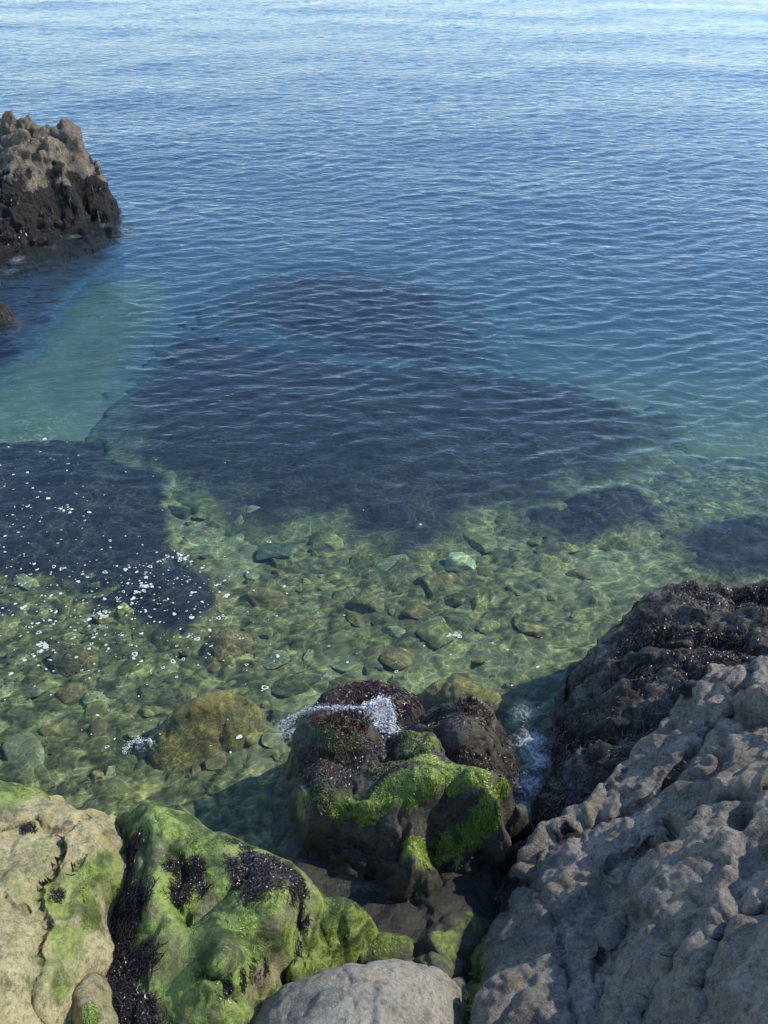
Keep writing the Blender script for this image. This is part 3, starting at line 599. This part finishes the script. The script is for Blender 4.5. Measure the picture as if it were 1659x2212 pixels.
simple([(640,1960,.42),(690,1942,.5),(740,1930,.52),(780,1944,.48),(800,1982,.36),(788,2018,.28),(740,2042,.25),(670,2060,.25)],[(745,1965,.60),(700,1990,.54),(770,1995,.48)],M_green,'green_rock','rounded green rock lobe at the right end of the green boulder',87,mconst=.85,alg=2500,weed=[(690,2050,30,.8)],blk=300,k=4)
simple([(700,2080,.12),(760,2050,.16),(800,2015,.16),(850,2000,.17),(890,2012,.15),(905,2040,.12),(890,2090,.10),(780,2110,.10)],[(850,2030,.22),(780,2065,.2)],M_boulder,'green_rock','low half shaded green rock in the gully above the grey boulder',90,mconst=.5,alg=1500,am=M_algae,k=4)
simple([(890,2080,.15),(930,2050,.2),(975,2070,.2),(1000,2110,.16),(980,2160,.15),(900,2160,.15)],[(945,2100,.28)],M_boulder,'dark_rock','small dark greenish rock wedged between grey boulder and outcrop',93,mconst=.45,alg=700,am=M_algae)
simple([(500,2225,.6),(555,2165,.68),(630,2108,.74),(720,2072,.78),(800,2060,.78),(880,2068,.74),(945,2095,.66),(985,2140,.56),(995,2220,.5),(1010,2500,.6),(800,2800,.9),(480,2600,.8)],
   [(780,2120,.96),(650,2170,.92),(720,2212,1.02),(870,2180,.9),(940,2200,.74),(600,2212,.86),(800,2400,1.1)],M_cool,'grey_boulder','smooth grey boulder at the bottom centre edge',96,moss=[(560,2150,30,.4),(960,2130,30,.3)],
   cracks=[([(735,2075,.85),(750,2130,.98),(770,2212,1.0)],.015,.010)],w=.09,det=d_smooth(.03,3.,.007,.0,3,.03))
print('left',time.time()-T0)
# ================================================================= SEABED STONES
def stonemesh(seed):
    import bmesh
    bm=bmesh.new(); bmesh.ops.create_icosphere(bm,subdivisions=4,radius=1)
    V=np.array([v.co[:] for v in bm.verts]); Fc=np.array([[v.index for v in f.verts] for f in bm.faces]); bm.free()
    r=np.random.default_rng(seed)
    for _ in range(9):
        d=r.normal(size=3); d/=np.linalg.norm(d); h=r.uniform(.45,.8); e=V@d-h; V=V-np.clip(e,0,9)[:,None]*d*.9
    V*=(1+.16*fbm(V*1.5+seed,3)+.03*fbm(V*6+seed,3))[:,None]; V*=np.array([1.1,r.uniform(.6,.95),r.uniform(.3,.45)])
    return mkmesh('stone',V,Fc)
def stonemat(name,a,b):
    t=NT(name); c=t.mix(t.ramp(t.noise(9,6,.7),.35,.65),a,b); c=t.mix(t.ramp(t.noise(50,5,.7),.5,.75,0,.5),c,tuple(x*.4 for x in a)); t.prin(t.under(c),.8,.2,t.bump(t.noise(30,5,.7),.6,.01)); return t.m
SM=[stonemat('olive_stone',(.095,.098,.042),(.18,.175,.08)),stonemat('grey_stone',(.10,.112,.066),(.19,.20,.125)),stonemat('brown_stone',(.085,.072,.033),(.145,.125,.06)),stonemat('dark_stone',(.038,.042,.022),(.08,.085,.042))]
meshes=[stonemesh(200+i) for i in range(12)]
for i,m in enumerate(meshes): m.materials.append(SM[i%4])
KL=['olive green stone on the shallow seabed','grey green stone on the shallow seabed','brown stone on the shallow seabed','dark mossy stone on the shallow seabed']
r=np.random.default_rng(5); placed=[]; tries=0
while len(placed)<295 and tries<9000:
    tries+=1
    u=r.uniform(-60,1250); v=r.uniform(1100,1700)
    p=Ps(u,v); s=float(np.clip(r.lognormal(-2.5,.5),.045,.24))
    if any((p[0]-q[0])**2+(p[1]-q[1])**2<(s+q[2])**2*.3 for q in placed): continue
    placed.append((p[0],p[1],s)); i=int(r.integers(12))
    o=link('seabed_stone',meshes[i],None,(p[0],p[1],p[2]+s*.18)); o.scale=(s,s,s); o.rotation_euler=(r.normal(0,.2),r.normal(0,.2),r.uniform(0,6.28))
    tag(o,KL[i%4],'stone',KL[i%4].replace('stone','stones'))
def special(u,v,s,a,b,label,sd,rz=0):
    m=stonemesh(sd); m.materials.append(stonemat('stone_surface',a,b)); p=Ps(u,v); o=link('seabed_stone',m,None,(p[0],p[1],p[2]+s*.25)); o.scale=(s,s,s); o.rotation_euler=(.1,.05,rz); tag(o,label,'stone')
special(990,1228,.22,(.19,.23,.15),(.26,.29,.20),'pale smooth flat topped stone underwater right of centre',301)
special(590,1205,.2,(.035,.055,.042),(.07,.09,.06),'dark blue green stone underwater above the pale shallows',302,.5)
special(720,1185,.17,(.15,.16,.07),(.20,.20,.10),'olive stone underwater at the edge of the wide reef',303,1.)
special(580,1300,.2,(.10,.085,.038),(.15,.13,.06),'brownish slab underwater right of the foam flecks',304,.2)
special(800,1310,.2,(.075,.078,.04),(.13,.13,.07),'long dark slab underwater in front of the pale stone',305,.3)
# ================================================================= FOAM
def foammat():
    t=NT('white_foam'); c=t.mix(t.noise(60,4,.6),(.42,.44,.41),(.70,.70,.65)); t.prin(c,.9,.05); return t.m
M_foam=foammat()
r=np.random.default_rng(9)
def fleck(cx,cy,z,rad,r):
    n=14; th=np.linspace(0,2*np.pi,n,endpoint=False)
    rr=rad*(1+.25*np.sin(th*2+r.uniform(0,6))*r.random()+.15*np.sin(th*3+r.uniform(0,6))+r.normal(0,.05,n)); e=r.uniform(.55,1); ro=r.normal(0,.6)
    x=rr*np.cos(th); y=rr*np.sin(th)*e; X=cx+x*np.cos(ro)-y*np.sin(ro); Y=cy+x*np.sin(ro)+y*np.cos(ro)
    V=np.concatenate([np.stack([X,Y,np.full(n,z)],1),np.stack([(X-cx)*.55+cx,(Y-cy)*.55+cy,np.full(n,z+rad*.06)],1),[[cx,cy,z+rad*.05]]])
    Fc=[[i,(i+1)%n,n+(i+1)%n] for i in range(n)]+[[i,n+(i+1)%n,n+i] for i in range(n)]
    if rad<.009 or r.random()<.6: Fc+=[[n+i,n+(i+1)%n,2*n] for i in range(n)]
    return V,np.array(Fc)
def flecks(pts,name,label,cat='foam',kind=None):
    Vs=[];Fs=[];b=0
    for (x,y,rad) in pts:
        V,Fc=fleck(x,y,.010,rad,r); Vs.append(V); Fs.append(Fc+b); b+=len(V)
    V=np.concatenate(Vs); o=V.mean(0); o[2]=0
    ob=link(name,mkmesh(name,V-o,np.concatenate(Fs)),M_foam,o); tag(ob,label,cat,kind=kind)
pts=[]
cl=[(200,1290,130,70),(60,1080,90,90),(330,1290,110,50),(120,1330,150,60),(250,1380,200,50),(380,1240,60,30),(100,1200,150,90),(600,1400,500,120),(800,1300,600,250),(200,1480,240,80)]
wt=[.16,.13,.14,.12,.1,.05,.11,.06,.03,.10]
for i in range(800):
    k=r.choice(len(cl),p=wt); c=cl[k]; u=c[0]+r.normal()*c[2]; v=c[1]+r.normal()*c[3]
    if v<940: continue
    p=P(u,v,0); pts.append((p[0],p[1],float(np.clip(r.lognormal(-5.0,.6),.003,.024))))
flecks(pts,'foam_flecks','scattered white foam flecks floating on the calm water at left',kind='stuff')
for (line,lab) in [([(345,1215),(360,1203),(385,1200),(400,1205),(415,1222)],'curved string of white foam above the submerged dark reef'),
                   ([(215,1325),(225,1335),(240,1322)],'bright foam clump in the middle of the flecks'),
                   ([(80,1398),(95,1392),(105,1400),(60,1425)],'foam clump low at the far left'),
                   ([(290,1278),(305,1280),(320,1268),(300,1265)],'foam cluster left of the reef tip'),
                   ([(965,1375),(985,1370),(995,1378)],'lone foam patch below the pale stone'),
                   ([(118,1102),(140,1100),(155,1103)],'short foam dash high at left')]:
    pp=[]
    for a,b in zip(line[:-1],line[1:]):
        for k in range(7):
            tt=r.random(); u=a[0]+(b[0]-a[0])*tt+r.normal(0,3.5); v=a[1]+(b[1]-a[1])*tt+r.normal(0,3); p=P(u,v,0); pp.append((p[0],p[1],r.uniform(.005,.017)))
    flecks(pp,'foam_patch',lab)
t=NT('splash_water'); b=t.prin((.74,.78,.80),.5,.3); b.inputs['Transmission Weight'].default_value=.35; M_spl=t.m
def splash(path,n,rad,spread,label,seed):
    import bmesh
    r=np.random.default_rng(seed); bm=bmesh.new(); bmesh.ops.create_icosphere(bm,subdivisions=1,radius=1)
    V0=np.array([v.co[:] for v in bm.verts]); F0=np.array([[v.index for v in f.verts] for f in bm.faces]); bm.free()
    pts=np.array([P(*q) for q in path]); Vs=[];Fs=[]
    for i in range(n):
        k=r.integers(len(pts)-1); tt=r.random(); c=pts[k]*(1-tt)+pts[k+1]*tt; dr=(pts[k+1]-pts[k]); dr/=np.linalg.norm(dr)
        c=c+r.standard_t(3,3)*np.array([spread,spread,spread*.5])*.6
        s=float(np.clip(rad*r.lognormal(0,.7),.0007,.009)); V=V0*s*(1+.3*r.normal(size=(len(V0),1)))
        V=V+(V@dr)[:,None]*dr*r.uniform(0,1.5)
        Vs.append(V+c); Fs.append(F0+i*len(V0))
    V=np.concatenate(Vs); o=V.mean(0); tag(link('splash',mkmesh('splash',V-o,np.concatenate(Fs)),M_spl,o),label,'splash')
splash([(612,1562,.06),(640,1545,.22),(680,1530,.38),(730,1528,.43),(780,1528,.44),(800,1520,.45),(835,1512,.42),(850,1545,.40),(845,1575,.36)],2600,.0013,.014,'arc of white splashing water over the mossy boulder',1)
splash([(795,1530,.40),(825,1510,.42),(845,1550,.38),(810,1570,.36),(860,1575,.36)],2000,.0014,.025,'thick white froth at the back of the mossy boulder',2)
splash([(268,1625,.02),(280,1605,.04),(300,1598,.04),(330,1600,.03)],300,.0013,.016,'small splash beside the golden brown rock',3)
# ================================================================= LIGHT
az=math.radians(12); el=math.radians(40)
d=Vector((math.cos(el)*math.cos(az),math.cos(el)*math.sin(az),math.sin(el)))
L=bpy.data.lights.new('sun','SUN'); L.energy=5.0; L.angle=math.radians(.5); L.color=(1,.93,.80)
lo=bpy.data.objects.new('sun',L); C.objects.link(lo); lo.location=d*20; lo.rotation_euler=(-d).to_track_quat('-Z','Y').to_euler()
w=bpy.data.worlds.new('World'); bpy.context.scene.world=w; w.use_nodes=True; nt=w.node_tree
sk=nt.nodes.new('ShaderNodeTexSky'); sk.sky_type='NISHITA'; sk.sun_disc=False; sk.sun_elevation=el; sk.sun_rotation=math.pi/2-az
sk.dust_density=.1; sk.ozone_density=2.0; sk.air_density=1.0
mm=nt.nodes.new('ShaderNodeMix'); mm.data_type='RGBA'; mm.blend_type='MULTIPLY'; mm.inputs[0].default_value=1; mm.inputs[7].default_value=(1.5,1.64,1.85,1)
nt.links.new(sk.outputs[0],mm.inputs[6]); nt.links.new(mm.outputs[2],nt.nodes['Background'].inputs[0]); nt.nodes['Background'].inputs[1].default_value=.15
sc=bpy.context.scene; sc.view_settings.view_transform='Standard'; sc.view_settings.look='None'; sc.view_settings.exposure=0
print('done',time.time()-T0)
